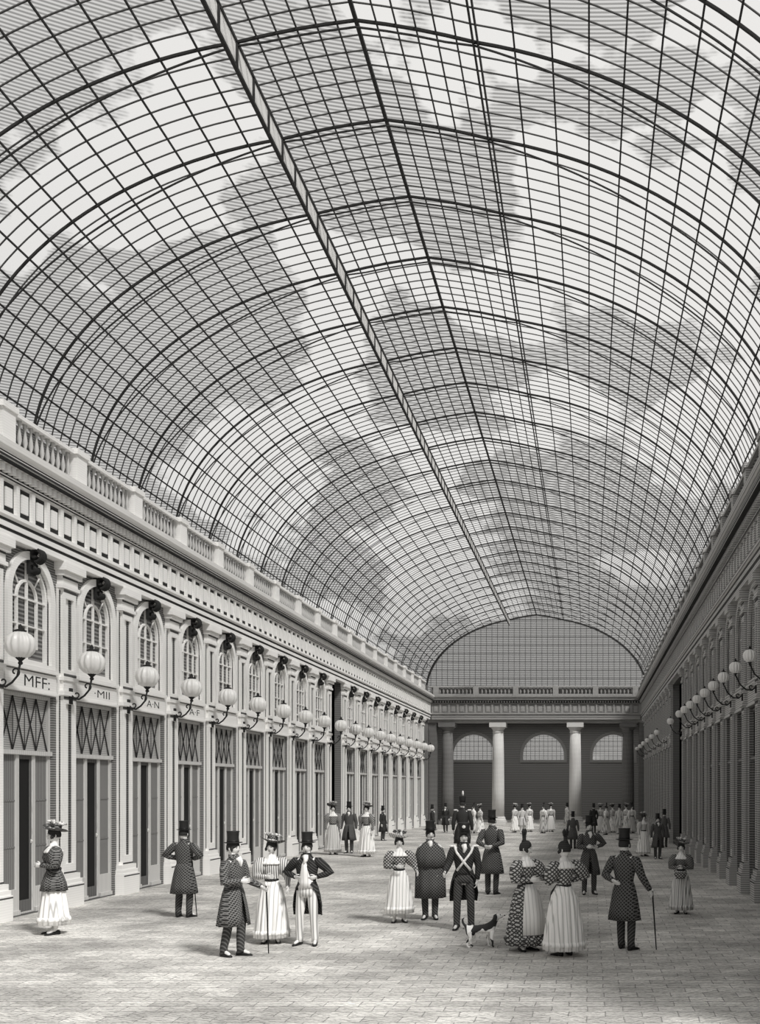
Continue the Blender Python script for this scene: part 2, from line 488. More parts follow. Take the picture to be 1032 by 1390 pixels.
DKSHADE = mat('shadow_and_panel', .06, .03, 6, HZ)
PARM = mat('baluster_backing_dark', .20, .10, 6, HZ)
entab('trim_1', YE - 9, 2.85 / 5, STONEW, DKSHADE, DKSHADE, (XL, 9, 0), 0, PARM)
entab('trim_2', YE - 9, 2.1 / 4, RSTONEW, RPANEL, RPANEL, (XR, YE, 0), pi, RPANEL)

# ------------------------------------------------------------ end screen
W = XR - XL
e = entab('trim_3', W - .6, .62, ENDM, HALLW, DKSHADE, (XL + .3, YE + .3, 0), -pi / 2, ENDM)
b = MB(); b.box(XL, XR, YE + .3, YE + 1.1, 7.3, 9.2)
ob('wall_end', b.mesh('wall_end', ENDM), kind='structure')
e = ob('balustrade', None, loc=(XC, YE, 0), category='balustrade', label='grey stone balustrade across the end of the gallery')
b = MB(); b.box(-7.6, 7.6, -.1, .15, 9.2, 9.32)
ob('rail', b.mesh('rail', ENDM), e)
b = MB(); b.box(-7.6, 7.6, -.12, .17, 9.76, 9.88)
ob('rail', b.mesh('rail', ENDM), e)
b = MB(); b.box(-.2, .2, -.14, .2, 9.2, 9.88); pm = b.mesh('pedestal', ENDM)
for i in range(6):
    ob('pedestal', pm, e, loc=(-7.1 + 14.2 * i / 5, 0, 0))
bm = MB().lathe([(.07, 9.32), (.04, 9.39), (.09, 9.5), (.04, 9.7), (.07, 9.76)], 8).mesh('baluster', ENDM, True)
for i in range(55):
    x = -7.4 + 14.8 * i / 54
    if min(abs(x - (-7.1 + 14.2 * j / 5)) for j in range(6)) < .24: continue
    ob('baluster', bm, e, loc=(x, .02, 0))

def column_meshes():
    b1 = MB(); b1.box(-.58, .58, -.58, .58, 0, .25); b1.lathe([(.56, .25), (.58, .33), (.52, .42), (.53, .5), (.45, .56)], 28)
    b2 = MB()
    prof = [(.44, .56), (.435, 2.5), (.41, 4.8), (.375, 6.55)]
    b2.lathe(prof, 80, lob=20, lamp=.02)
    b3 = MB(); b3.lathe([(.375, 6.55), (.42, 6.6), (.39, 6.66), (.39, 6.78), (.55, 6.98)], 28); b3.box(-.60, .60, -.58, .58, 6.98, 7.3)
    return b1.mesh('column_base', COLM), b2.mesh('column_shaft', COLM, True), b3.mesh('column_capital', COLM)
c1, c2, c3 = column_meshes()
for x in (-6.55, -1.0):
    e = ob('column', None, loc=(x, YE + .75, 0), category='column', group='columns of the end screen', label='pale stone column with plain capital under the end entablature')
    ob('base', c1, e); ob('shaft', c2, e); ob('capital', c3, e)
cg = []
for m_ in (c1, c2, c3):
    q = m_.copy(); q.materials.clear(); q.materials.append(RSTONE); cg.append(q)
for x in (-10.2, 2.8):
    e = ob('column', None, loc=(x, YE + .75, 0), category='column', group='columns of the end screen', label='grey stone column beside an end pier')
    ob('base', cg[0], e); ob('shaft', cg[1], e); ob('capital', cg[2], e)
for i, x in enumerate((XL + .33, XR - .2)):
    hw = .3 if i == 0 else .18
    b = MB(); b.box(-hw, hw, -.4, .4, 0, 7.3); b.box(-hw * .7, hw * .7, -.44, -.4, .5, 6.8)
    ob('end_pier', b.mesh('pier', RSTONE), loc=(x, YE + .75, 0), category='pier', label='grey square stone end pier beside the columns')

def semi(rx, rz, z0, n=40):
    return [(rx * cos(pi * i / n), z0 + rz * sin(pi * i / n)) for i in range(n + 1)]

# ------------------------------------------------------------ hall behind
HY = 86.0
ho = []
for x in (-9.6, -3.8, 2.0):
    ho.append([(-(p[0] + x - XC), p[1]) for p in semi(1.75, 1.75, 5.35, 20)] + [(-(x - XC - 1.75), 4.9), (-(x - XC + 1.75), 4.9)])
b = MB()
vs, fs = shape(rect(-12, 12, 0, 7.9), ho, -.2, .2)
b.add(vs, fs); ob('wall_back', b.mesh('wall_back', HALLW), loc=(XC, HY, 0), rot=(0, 0, -pi / 2), kind='structure')
for x in (-9.6, -3.8, 2.0):
    e = ob('window_%d' % wi, None, loc=(x, HY, 0), rot=(0, 0, -pi / 2), kind='structure', label='wide arched fanlight in the end hall'); wi += 1
    ar = lambda w, z0, zs: arch(w, z0, zs, n=20)
    b = MB(); b.add(*shape(ar(3.9, 4.75, 5.35), [ar(3.4, 4.95, 5.35)], .18, .30)); ob('surround', b.mesh('surround', ENDM), e)
    b = MB()
    for q in range(-4, 5):
        y = q * .36; zt = 5.35 + math.sqrt(max(0, 1.7 ** 2 - y * y))
        b.box(-.02, .02, y - .012, y + .012, 4.9, zt)
    for z in (5.3, 5.7, 6.1, 6.5):
        hw = math.sqrt(max(0.01, 1.7 ** 2 - max(0, z - 5.35) ** 2)); b.box(-.02, .02, -hw, hw, z - .012, z + .012)
    ob('glazing_bar', b.mesh('fan', BAR), e)
    b = MB(); b.add(*shape(ar(3.5, 4.9, 5.35), [], -.06, -.04)); ob('glass', b.mesh('fan_glass', FGLASS), e)
for nm, bx in (('wall_hall_left', (-16.2, -15.8, YE, HY, 0, 7.9)), ('wall_hall_right', (8.2, 8.6, YE, HY, 0, 7.9)), ('wall_hall_front_left', (-16.2, XL, YE, YE + .4, 0, 7.9)), ('wall_hall_front_right', (XR, 8.6, YE, YE + .4, 0, 7.9)), ('ceiling_hall', (-16.2, 8.6, YE + 1.1, HY + .2, 7.9, 8.1))):
    b = MB(); b.box(*bx); ob(nm, b.mesh(nm, HALLW), kind='structure')

# ------------------------------------------------------------ floor
def floor_mat():
    m = bpy.data.materials.new('stone_paving'); m.use_nodes = True
    N, L = m.node_tree.nodes, m.node_tree.links
    p = N['Principled BSDF']; p.inputs['Roughness'].default_value = .85; p.inputs['Specular IOR Level'].default_value = .1
    tc = N.new('ShaderNodeTexCoord')
    br = N.new('ShaderNodeTexBrick')
    br.inputs['Color1'].default_value = g(.90); br.inputs['Color2'].default_value = g(.66); br.inputs['Mortar'].default_value = g(.42)
    br.inputs['Scale'].default_value = 1.0; br.inputs['Mortar Size'].default_value = .008; br.inputs['Brick Width'].default_value = .42; br.inputs['Row Height'].default_value = .28
    nd = N.new('ShaderNodeTexNoise'); nd.inputs['Scale'].default_value = 2.5
    L.new(tc.outputs['Object'], nd.inputs['Vector'])
    mxv = N.new('ShaderNodeVectorMath'); mxv.operation = 'MULTIPLY_ADD'; mxv.inputs[1].default_value = (.05, .05, 0)
    L.new(nd.outputs['Color'], mxv.inputs[0]); L.new(tc.outputs['Object'], mxv.inputs[2])
    L.new(mxv.outputs[0], br.inputs['Vector'])
    w = N.new('ShaderNodeTexWave'); w.bands_direction = 'Y'; w.inputs['Scale'].default_value = 4.2; w.inputs['Distortion'].default_value = 4; w.inputs['Detail Scale'].default_value = 3; w.inputs['Detail'].default_value = 3
    L.new(tc.outputs['Object'], w.inputs['Vector'])
    ns = N.new('ShaderNodeTexNoise'); ns.inputs['Scale'].default_value = .45; ns.inputs['Detail'].default_value = 6; ns.inputs['Roughness'].default_value = .6
    L.new(tc.outputs['Object'], ns.inputs['Vector'])
    cr = N.new('ShaderNodeValToRGB'); cr.color_ramp.elements[0].position = .40; cr.color_ramp.elements[1].position = .60
    cr.color_ramp.elements[0].color = g(.62); cr.color_ramp.elements[1].color = g(1.0)
    L.new(ns.outputs['Fac'], cr.inputs['Fac'])
    mr = N.new('ShaderNodeMapRange'); mr.inputs['From Min'].default_value = .2; mr.inputs['From Max'].default_value = .55; mr.inputs['To Min'].default_value = .42; mr.inputs['To Max'].default_value = 1.05
    L.new(w.outputs['Fac'], mr.inputs['Value'])
    a = N.new('ShaderNodeMix'); a.data_type = 'RGBA'; a.blend_type = 'MULTIPLY'; a.inputs['Factor'].default_value = 1
    L.new(br.outputs['Color'], a.inputs['A']); L.new(mr.outputs['Result'], a.inputs['B'])
    c = N.new('ShaderNodeMix'); c.data_type = 'RGBA'; c.blend_type = 'MULTIPLY'; c.inputs['Factor'].default_value = 1
    L.new(a.outputs['Result'], c.inputs['A']); L.new(cr.outputs['Color'], c.inputs['B'])
    L.new(c.outputs['Result'], p.inputs['Base Color'])
    return m
b = MB(); b.box(-17, 9, 0, 87, -.2, 0); ob('floor', b.mesh('floor', floor_mat()), kind='structure')

# ------------------------------------------------------------ vaulted glass roof
ZS = 9.6
GZ, RZ, HU = 14.78, 15.14, 1.95
BE = (GZ - ZS) / math.sqrt(1 - (HU / 8) ** 2)
TH1 = math.acos(HU / 8)
NL = 16
def half_pts(dz=lambda t: 0.0, n=30):
    ps = [(8.0, 9.2)]
    for i in range(n + 1):
        t = TH1 * i / n
        ps.append((8.0 * cos(t), ZS + BE * sin(t) - dz(t)))
    return ps
def sky(u):
    q = 1 - abs(u) / HU
    return GZ + (RZ - GZ) * (q + .10 * sin(pi * q))
SKU = [HU * i / 4 for i in (3, 2, 1)]
def full(ps, dz=0.0):
    a = [(-u, z) for u, z in ps] + [(-u, sky(u) - dz) for u in SKU] + [(0, RZ - dz)] + [(u, sky(u) - dz) for u in reversed(SKU)] + [(u, z) for u, z in reversed(ps)]
    return a
roof = ob('ceiling', None, kind='structure', label='iron and glass barrel vault with ridge skylight')
prof = full(half_pts())
Y0R = 11.8
RIBS = [Y0R + 2.5 * i for i in range(25)]
pr = [(XC + u, z) for u, z in prof]
b = MB(); b.rings([[(x, y, z) for x, z in pr] for y in (Y0R, YE + .75)], closed=False)
ob('roof_glass', b.mesh('roof_glass', GLASS), roof)
b = MB(); b.tube([(XC + u, 0, z - .03) for u, z in prof], .030, 6, ph=pi / 4)
inner = full(half_pts(lambda t: .04 + .40 * sin(min(1, t / TH1) * pi)), .09)
b.tube([(XC + u, 0, z - .05) for u, z in inner], .018, 5)
rib = b.mesh('main_rib', BAR)
b = MB(); b.tube([(XC + u, 0, z) for u, z in prof], .0145, 4, ph=pi / 4)
gb = b.mesh('glazing_bar', BARL)
rest = MB(); cnt = 0
for y in RIBS:
    ob('main_rib', rib, roof, loc=(0, y, 0))
    for q in range(1, 7):
        yy = y + q * 2.5 / 7
        if yy > YE + .7: continue
        cnt += 1
        if cnt <= 99: ob('glazing_bar', gb, roof, loc=(0, yy, 0))
        else: rest.tube([(XC + u, yy, z) for u, z in prof], .0145, 4, ph=pi / 4)
ob('glazing_bar', rest.mesh('glazing_bars', BARL), roof, kind='stuff')
def along(u, z, r, name='purlin', m=BARL):
    bb = MB(); bb.box(XC + u - r, XC + u + r, Y0R, YE + .7, z - r, z + r)
    ob(name, bb.mesh(name, m), roof)
for s in (-1, 1):
    for i in range(1, NL):
        t = TH1 * i / NL
        along(s * 8 * cos(t), ZS + BE * sin(t) - .01, .0145, m=BAR)
    for i in range(1, 6):
        u = HU * i / 6
        along(s * u, sky(u), .013)
along(0, RZ - .03, .03, 'ridge_beam', BAR)
lad = ob('ladder_girder', None, roof, label='long ladder-like girder with dark rungs on a pale web')
u = XC - HU
b = MB(); b.box(u - .03, u + .03, Y0R, YE + .7, GZ - .06, GZ + .0); b.box(u - .03, u + .03, Y0R, YE + .7, GZ - .48, GZ - .43)
ob('chord', b.mesh('chord', BAR), lad)
b = MB(); b.box(u - .01, u + .01, Y0R, YE + .7, GZ - .44, GZ - .05)
ob('web', b.mesh('web', WEB), lad, label='pale girder web')
b = MB(); y = Y0R
while y < YE + .5:
    b.box(u - .03, u + .03, y - .04, y + .04, GZ - .44, GZ - .04); y += .83
ob('rung', b.mesh('rungs', BAR), lad, kind='stuff')
b = MB(); u = XC + HU
b.box(u - .05, u - .025, Y0R, YE + .7, GZ - .10, GZ); b.box(u + .025, u + .05, Y0R, YE + .7, GZ - .10, GZ)
ob('double_girder', b.mesh('girder', BAR), roof)

e = ob('window_%d' % wi, None, loc=(XC, YE + .75, 0), rot=(0, 0, -pi / 2), kind='structure', label='large semicircular glazed lunette closing the vault'); wi += 1
def hz(u, d=0):   # roof height at u
    u = abs(u)
    return (ZS + BE * math.sqrt(max(0, 1 - (u / 8) ** 2)) if u > HU else sky(u)) - d
lo = [(u, z) for u, z in prof]
li = [(u * .985, 9.32 if z < 9.3 else z - .10) for u, z in prof]
b = MB(); b.add(*shape(lo, [li], -.06, .06)); ob('frame', b.mesh('frame', BAR), e)
for i in range(-19, 20):
    y = i * .40
    b = MB(); b.box(-.02, .02, y - .012, y + .012, 9.3, hz(y, .08)); ob('glazing_bar', b.mesh('bar', BARL), e)
for i in range(9):
    z = 9.9 + i * .6
    hw = 7.9 * math.sqrt(max(0, 1 - max(0, (z - ZS) / (BE)) ** 2))
    if hw < .5: break
    b = MB(); b.box(-.02, .02, -hw, hw, z - .012, z + .012); ob('glazing_bar', b.mesh('bar', BARL), e)
b = MB(); b.add(*shape(li, [], -.006, .006)); ob('glass', b.mesh('lunette_glass', LGLASS), e)

# ------------------------------------------------------------ people
def skin_mesh(verts, edges, radii, sub=1):
    me = bpy.data.meshes.new('sk'); me.from_pydata(verts, edges, [])
    o = bpy.data.objects.new('sk', me); COL.objects.link(o)
    o.modifiers.new('s', 'SKIN')
    sv = me.skin_vertices[0].data
    for i, r in enumerate(radii):
        sv[i].radius = r if hasattr(r, '__len__') else (r, r)
        sv[i].use_root = (i == 0)
    sm = o.modifiers.new('d', 'SUBSURF'); sm.levels = sub; sm.render_levels = sub
    dg = bpy.context.evaluated_depsgraph_get()
    m2 = bpy.data.meshes.new_from_object(o.evaluated_get(dg))
    out = ([tuple(v.co) for v in m2.vertices], [tuple(p.vertices) for p in m2.polygons])
    bpy.data.objects.remove(o); bpy.data.meshes.remove(me); bpy.data.meshes.remove(m2)
    return out

def ring(z, rx, ry, cx=0, cy=0, n=40, folds=0, amp=0, ph=0, a0=None, a1=None):
    out = []
    for j in range(n):
        a = 2 * pi * j / n if a0 is None else a0 + (a1 - a0) * j / (n - 1)
        k = 1 + amp * sin(folds * a + ph)
        out.append((cx + rx * k * cos(a), cy + ry * k * sin(a), z))
    return out

def shell(b, rs, th=.012):
    inner = [[(p[0] * (1 - th * 4), p[1] * (1 - th * 4), p[2]) for p in r] for r in rs]
    loops = [list(o) + list(reversed(i)) for o, i in zip(rs, inner)]
    b.rings(loops, closed=True, caps=True)

def head_mb(b, M, female):
    n, m = 24, 18; rs = []
    for i in range(m + 1):
        t = -pi / 2 + pi * i / m; z = sin(t); c = max(cos(t), .03)
        r = []
        for j in range(n):
            a = 2 * pi * j / n
            x = c * cos(a); y = c * sin(a)
            w = .078 * (1 - .28 * max(0, -z) ** 1.3); d = .098 * (1 - .12 * max(0, -z))
            X = x * w; Yv = y * d + .006; Z = z * .117
            if y < 0:
                f = math.exp(-(x / .16) ** 2)
                Yv -= .024 * f * math.exp(-((z + .22) / .16) ** 2)      # nose
                Yv -= .006 * math.exp(-((z + .85) / .12) ** 2) * math.exp(-(x / .3) ** 2)   # chin
                Yv += .007 * math.exp(-((abs(x) - .42) / .16) ** 2) * math.exp(-((z - .02) / .13) ** 2)  # sockets
            r.append((X, Yv, Z + 1.633))
        rs.append(r)
    b.rings(rs, M=M)
    for s in (-1, 1):
        b.ell((s * .079, .01, 1.625), (.012, .018, .03), 8, 6, M=M)

def person(px, py, top, face=0.0, kind='man', style='frock', label='', arms=None, legs=None, headyaw=0, headtilt=0, hat='top', coat=None, legm=None,
           skirt=None, stance=0.10, H0=None, group=None, grip=(0, 0), scarf=False, apron=False, jacket=False, hem=.10, loc=None, scl=None, hatm=None, plume=True):
    fem = kind == 'lady'
    if loc is None:
        X, Y = gp(px, py); sc = F / Y
        H = (py - top) / sc
    else:
        X, Y = loc; H = None
    if H0 is None:
        H0 = 1.75 + {'top': .14, 'bonnet': .12, 'none': .19, 'shako': .27, 'bare': 0}.get(hat, .1)
    S = scl if scl else H / H0
    root = ob('person', None, loc=(X, Y, 0), rot=(0, 0, face), category='person', label=label)
    root.scale = (S,) * 3
    if group: root['group'] = group
    fk = .88 if fem else 1.0
    coat = coat or COAT; legm = legm or TROUSD
    arms = arms or {}
    A = {}
    sw = .155 if fem else .185
    for s, nm in ((-1, 'L'), (1, 'R')):
        d1, d2 = arms.get(nm, ((.28, .05, -1), (.05, -.3, -1)))
        d1 = Vector((s * d1[0], d1[1], d1[2])).normalized(); d2 = Vector((s * d2[0], d2[1], d2[2])).normalized()
        sh = Vector((s * sw, .0, 1.405)); el = sh + d1 * .29; wr = el + d2 * .25
        A[s] = (sh, el, wr, d2)
    V = [(0, 0, .93), (0, 0, 1.08), (0, 0, 1.25), (0, .005, 1.38), (0, .012, 1.47), (0, .01, 1.57)]
    Rr = [(.14, .11), (.115 * fk, .09), (.14 * fk, .105), (.13 * fk, .09), (.055, .055), (.048, .048)]
    E = [(0, 1), (1, 2), (2, 3), (3, 4), (4, 5)]
    for s in (-1, 1):
        sh, el, wr, d2 = A[s]
        i = len(V)
        V += [tuple(sh), tuple((sh + el) / 2), tuple(el), tuple((el * .6 + wr * .4)), tuple(wr), tuple(wr + d2 * .05)]
        Rr += [.058 * fk, .05 * fk, .042 * fk, .04 * fk, .026 * fk, (.03, .02)]
        E += [(3, i), (i, i + 1), (i + 1, i + 2), (i + 2, i + 3), (i + 3, i + 4), (i + 4, i + 5)]
    LG = {}
    lg = legs or {-1: (stance * .9, .0), 1: (stance * .9, 0)}
    for s in (-1, 1):
        dx, dy = lg[s]
        hp = Vector((s * .09, 0, .86)); an = Vector((s * dx, dy + .02, .085)); kn = (hp + an) / 2 + Vector((s * .01, -.03 - abs(dy) * .15, .03))
        toe = an + Vector((s * .04, -.15, -.055))
        LG[s] = (hp, kn, an, toe)
        i = len(V)
        V += [tuple(hp), tuple(kn), tuple(kn * .6 + an * .4 + Vector((0, .012, 0))), tuple(an), tuple(toe)]
        Rr += [.085, .056, .054, .036, (.035, .025)]
        E += [(0, i), (i, i + 1), (i + 1, i + 2), (i + 2, i + 3), (i + 3, i + 4)]
    b = MB(); b.add(*skin_mesh(V, E, Rr))
    piv = Vector((0, .01, 1.53))
    M = Matrix.Translation(piv) @ Matrix.Rotation(headyaw, 4, 'Z') @ Matrix.Rotation(headtilt, 4, 'X') @ Matrix.Translation(-piv)
    head_mb(b, M, fem)
    for s in (-1, 1):
        sh, el, wr, d = A[s]
        gr = grip[0 if s < 0 else 1]
        nrm = Vector((-s, 0, 0)); nrm = nrm - d * nrm.dot(d)
        if nrm.length < .3: nrm = Vector((0, 1, 0)) - d * d.y
        nrm.normalize(); sd = d.cross(nrm)
        if sd.dot(Vector((0, -1, .4))) < 0: sd = -sd
        Mh = Matrix((( d.x, sd.x, nrm.x, 0), (d.y, sd.y, nrm.y, 0), (d.z, sd.z, nrm.z, 0), (0, 0, 0, 1)))
        Mh.translation = wr
        b.ell((.05, 0, 0), (.055, .04, .018), 10, 8, M=Mh)
        cu = 1.0 + gr * 1.3
        for q, ln in enumerate((.068, .078, .072, .056)):
            y = .030 - q * .02
            p0 = Vector((.085, y, 0)); a1 = .25 * cu; a2 = .75 * cu
            p1 = p0 + Vector((cos(a1), 0, sin(a1))) * ln * .5
            p2 = p1 + Vector((cos(a2), 0, sin(a2))) * ln * .32
            a3 = 1.15 * cu; p3 = p2 + Vector((cos(a3), 0, sin(a3))) * ln * .25
            b.tube([p0 - Vector((.02, 0, 0)), p0, p1, p2, p3], [.009, .0095, .0088, .008, .005], 6, M=Mh)
        b.tube([(.02, .03, 0), (.05, .052, .01), (.075, .058, .02), (.092, .055, .028)], [.011, .011, .009, .006], 6, M=Mh)
    ob('body', b.mesh('body', SKIN, True), root)
    for s in (-1, 1):
        b = MB(); b.ell((s * .031, -.083, 1.637), (.011, .006, .006), 8, 6, M=M)
        ob('eye', b.mesh('eye', SHOE, True), root)
        b = MB(); b.tube([(s * .016, -.089, 1.655), (s * .033, -.089, 1.660), (s * .05, -.078, 1.653)], .0035, 5, M=M)
        ob('eyebrow', b.mesh('eyebrow', HAIR, True), root)
    b = MB(); b.ell((0, -.088, 1.572), (.02, .007, .005), 8, 6, M=M)
    ob('mouth', b.mesh('mouth', HAIR, True), root)
    # hair
    b = MB()
    rs = []
    for i in range(9):
        t = -0.35 + (pi / 2 + .35) * i / 8
        rr = []
        for j in range(28):
            a = 2 * pi * j / 28
            front = max(0, -sin(a))
            lift = .05 * front * (1 - i / 8.0)
            cc = max(cos(t), .03)
            rr.append((.087 * cc * cos(a) * 1.02, .006 + .108 * cc * sin(a) * (1 - .12 * front), 1.64 + .125 * sin(t) + lift * (1 if i < 8 else 0)))
        rs.append(rr)
    b.rings(rs, M=M)
    for s in (-1, 1):
        b.ell((s * .078, -.03, 1.62), (.012, .022, .045), 8, 6, M=M)
    if fem:
        for s in (-1, 1):
            for q in range(3):
                b.ell((s * .078, -.05 + q * .022, 1.60 + .015 * q), (.02, .018, .032), 8, 6, M=M)
        if hat == 'none':
            b.lathe([(.05, 1.73), (.030, 1.78), (.034, 1.83), (.02, 1.86)], 12, (0, .03, 0), M=M)
            for s in (-1, 1):
                b.tube([(0, .03, 1.82), (s * .03, .03, 1.89), (s * .050, .03, 1.94), (s * .078, .03, 1.91), (s * .055, .03, 1.85), (0, .03, 1.83)], [.016, .020, .018, .020, .018, .013], 8, M=M)
    ob('hair', b.mesh('hair', HAIR, True), root)
    if hat == 'top':
        b = MB()
        b.lathe([(.088, 1.70), (.138, 1.716), (.140, 1.722), (.092, 1.712), (.088, 1.735), (.084, 1.80), (.088, 1.865), (.095, 1.885), (.092, 1.89), (.02, 1.89)], 28, (0, .008, 0), M=M)
        ob('top_hat', b.mesh('top_hat', hatm or HATM, True), root, label='tall black silk top hat')
        b = MB(); b.lathe([(.0905, 1.722), (.0905, 1.748), (.0885, 1.748), (.0885, 1.722)], 24, (0, .008, 0), M=M)
        ob('hat_band', b.mesh('hat_band', SHOE, True), root)
    elif hat == 'shako':
        b = MB()
        b.lathe([(.09, 1.70), (.092, 1.76), (.105, 1.87), (.10, 1.885), (.02, 1.885)], 28, (0, .008, 0), M=M)
        b.ell((0, -.10, 1.70), (.07, .05, .008), 12, 6, M=M)
        ob('shako', b.mesh('shako', HATM, True), root, label='black military shako')
        b = MB()
        if plume: b.tube([(0, -.09, 1.86), (0, -.095, 1.95), (0, -.09, 2.03)], [.015, .03, .018], 8, M=M)
        b.ell((0, -.1, 1.81), (.03, .01, .03), 10, 6, M=M)
        ob('plume' if plume else 'badge', b.mesh('plume', WHITE, True), root, label='white plume and badge' if plume else 'white badge')
    elif hat == 'bonnet':
        b = MB(); rs = []
        tilt = Matrix.Translation(Vector((0, .02, 1.72))) @ Matrix.Rotation(-.22, 4, 'X') @ Matrix.Rotation(.12, 4, 'Y')
        for (r, z) in ((.09, -.005), (.15, .010), (.19, .028), (.195, .034), (.15, .02), (.095, .008)):
            rs.append([(r * 1.12 * cos(2 * pi * j / 36), r * sin(2 * pi * j / 36), z + .03 * (r / .2) * sin(2 * 2 * pi * j / 36 + 1)) for j in range(36)])
        b.rings(rs, M=M @ tilt)
        b.lathe([(.095, 0), (.09, .06), (.085, .10), (.06, .115), (.02, .118)], 24, M=M @ tilt)
        ob('hat', b.mesh('hat', hatm or COAT4, True), root, label='wide-brimmed hat')
        b = MB()
        for q in range(6):
            a = q * 1.05 + .3; r = .10
            b.tube([(.05 * cos(a), .05 * sin(a), .06), (r * cos(a), r * sin(a), .13), ((r + .05) * cos(a + .3), (r + .05) * sin(a + .3), .12)], [.012, .030, .014], 8, M=M @ tilt)
        b.lathe([(.098, .01), (.098, .035), (.094, .035), (.094, .01)], 20, M=M @ tilt)
        ob('hat_plumes', b.mesh('hat_plumes', DRESSG if hatm is not DRESSG else COAT3, True), root, label='plumes and ribbons')
    def sleeve(b, prof):
        for s in (-1, 1):
            sh, el, wr, d = A[s]
            pts = [sh - Vector((s * .05, 0, -.0)), sh + (el - sh) * .05, sh + (el - sh) * .3, sh + (el - sh) * .65, el + (wr - el) * .02, el + (wr - el) * .35, el + (wr - el) * .7, el + (wr - el) * .97]
            b.tube(pts, prof, 14)
    fph = R.random() * 6
    if not fem:
        b = MB()
        if style == 'cloak':
            b.rings([ring(z, rx, ry, folds=9, amp=a, ph=1) for z, rx, ry, a in ((.42, .29, .24, .07), (.7, .285, .23, .06), (1.0, .28, .20, .04), (1.25, .26, .18, .03), (1.38, .225, .15, .01), (1.45, .15, .11, 0), (1.50, .075, .075, 0), (1.54, .08, .08, 0))])
            b.rings([ring(z, rx, ry, folds=11, amp=a, ph=2) for z, rx, ry, a in ((1.02, .31, .24, .05), (1.2, .29, .21, .04), (1.36, .245, .175, .02), (1.46, .14, .11, 0))])
            ob('cloak', b.mesh('cloak', coat, True), root, label='long dark caped cloak')
        else:
            b.rings([ring(z, rx, ry) for z, rx, ry in ((.98, .158, .132), (1.03, .148, .122), (1.08, .146, .12), (1.2, .172, .13), (1.32, .195, .135), (1.40, .19, .118), (1.455, .12, .092), (1.49, .075, .075), (1.545, .07, .075))])
            sleeve(b, [.06, .078, .078, .068, .060, .055, .046, .042])
            b.tube([(-.07, -.10, 1.28), (-.09, -.10, 1.40), (-.075, -.03, 1.50), (0, .07, 1.53), (.075, -.03, 1.50), (.09, -.10, 1.40), (.07, -.10, 1.28)], [.012, .026, .022, .022, .022, .026, .012], 8)
            g0 = .20
            if style == 'frock':
                rs = [ring(z, rx, ry, n=44, folds=10, amp=a, ph=fph, a0=-pi / 2 + g0 * q, a1=1.5 * pi - g0 * q) for z, rx, ry, a, q in ((1.05, .150, .126, 0, .1), (.95, .185, .15, .015, .3), (.8, .215, .18, .03, .6), (.62, .245, .205, .045, 1.0), (.47, .265, .225, .05, 1.3))]
            else:
                rs = [ring(z, rx, ry, n=40, folds=8, amp=a, ph=fph, a0=-q, a1=pi + q) for z, rx, ry, a, q in ((1.06, .152, .126, 0, 1.25), (.97, .19, .15, .015, .75), (.84, .225, .17, .03, .35), (.66, .25, .185, .045, .05), (.50, .25, .19, .05, -.25))]
            shell(b, rs)
            ob('coat', b.mesh('coat', coat, True), root)
        b = MB()
        if style == 'tail':
            b.rings([ring(z, rx, ry, cy=-.012) for z, rx, ry in ((.96, .15, .128), (1.06, .138, .124), (1.2, .12, .135), (1.34, .09, .135), (1.42, .05, .11))])
        b.tube([(0, -.075, 1.49), (.02, -.11, 1.43), (0, -.135, 1.36)], [.05, .04, .015], 10)
        b.lathe([(.062, 1.485), (.066, 1.52), (.060, 1.56), (.05, 1.56)], 16, (0, .008, 0))
        ob('cravat' if style != 'tail' else 'waistcoat', b.mesh('linen', WHITE, True), root, label='white linen')
        if style == 'soldier':
            for s in (-1, 1):
                b = MB()
                b.tube([(s * .16, -.03, 1.46), (s * .12, -.118, 1.36), (0, -.150, 1.2), (-s * .12, -.125, 1.05)], .022, 6)
                ob('cross_belt', b.mesh('belt', WHITE, True), root, label='white cross belt')
                b = MB(); b.ell((s * .20, 0, 1.47), (.07, .06, .022), 10, 6)
                ob('epaulette', b.mesh('epaulette', WHITE, True), root, label='white epaulette')
        b = MB()
        b.rings([ring(z, rx, ry) for z, rx, ry in ((.82, .165, .12), (.9, .16, .125), (1.0, .145, .12), (1.04, .13, .11))])
        for s in (-1, 1):
            hp, kn, an, toe = LG[s]
            b.tube([hp + Vector((0, 0, .06)), hp, (hp + kn) / 2, kn, (kn + an) / 2, an + Vector((0, -.005, .04)), an + Vector((0, -.015, -.035))], [.088, .092, .082, .068, .066, .058, .062], 14)
        ob('trousers', b.mesh('trousers', legm, True), root)
    else:
        sk = skirt or DRESSW
        b = MB()
        b.rings([ring(z, rx, ry) for z, rx, ry in ((1.03, .125, .108), (1.10, .105, .095), (1.2, .132, .118), (1.29, .152, .138), (1.37, .155, .115), (1.42, .12, .09), (1.45, .09, .07))])
        sleeve(b, [.06, .09, .120, .110, .068, .050, .040, .036])
        if jacket:
            b.rings([ring(z, rx, ry, n=60, folds=11, amp=a) for z, rx, ry, a in ((.72, .225, .205, .04), (.85, .205, .185, .03), (1.0, .150, .135, .01), (1.06, .115, .105, 0))])
        ob('bodice', b.mesh('bodice', coat, True), root)
        fl = {'wide': 1.12, 'slim': .86}.get(style, 1.0)
        nf = 15
        b = MB()
        b.rings([ring(z, rx * fl, ry * fl, n=90, folds=nf, amp=a, ph=fph) for z, rx, ry, a in ((hem, .285, .27, .07), (hem + .12, .28, .265, .07), (.45, .255, .24, .06), (.75, .215, .195, .05), (.93, .178, .16, .035), (1.03, .13, .115, .015), (1.08, .11, .098, 0))])
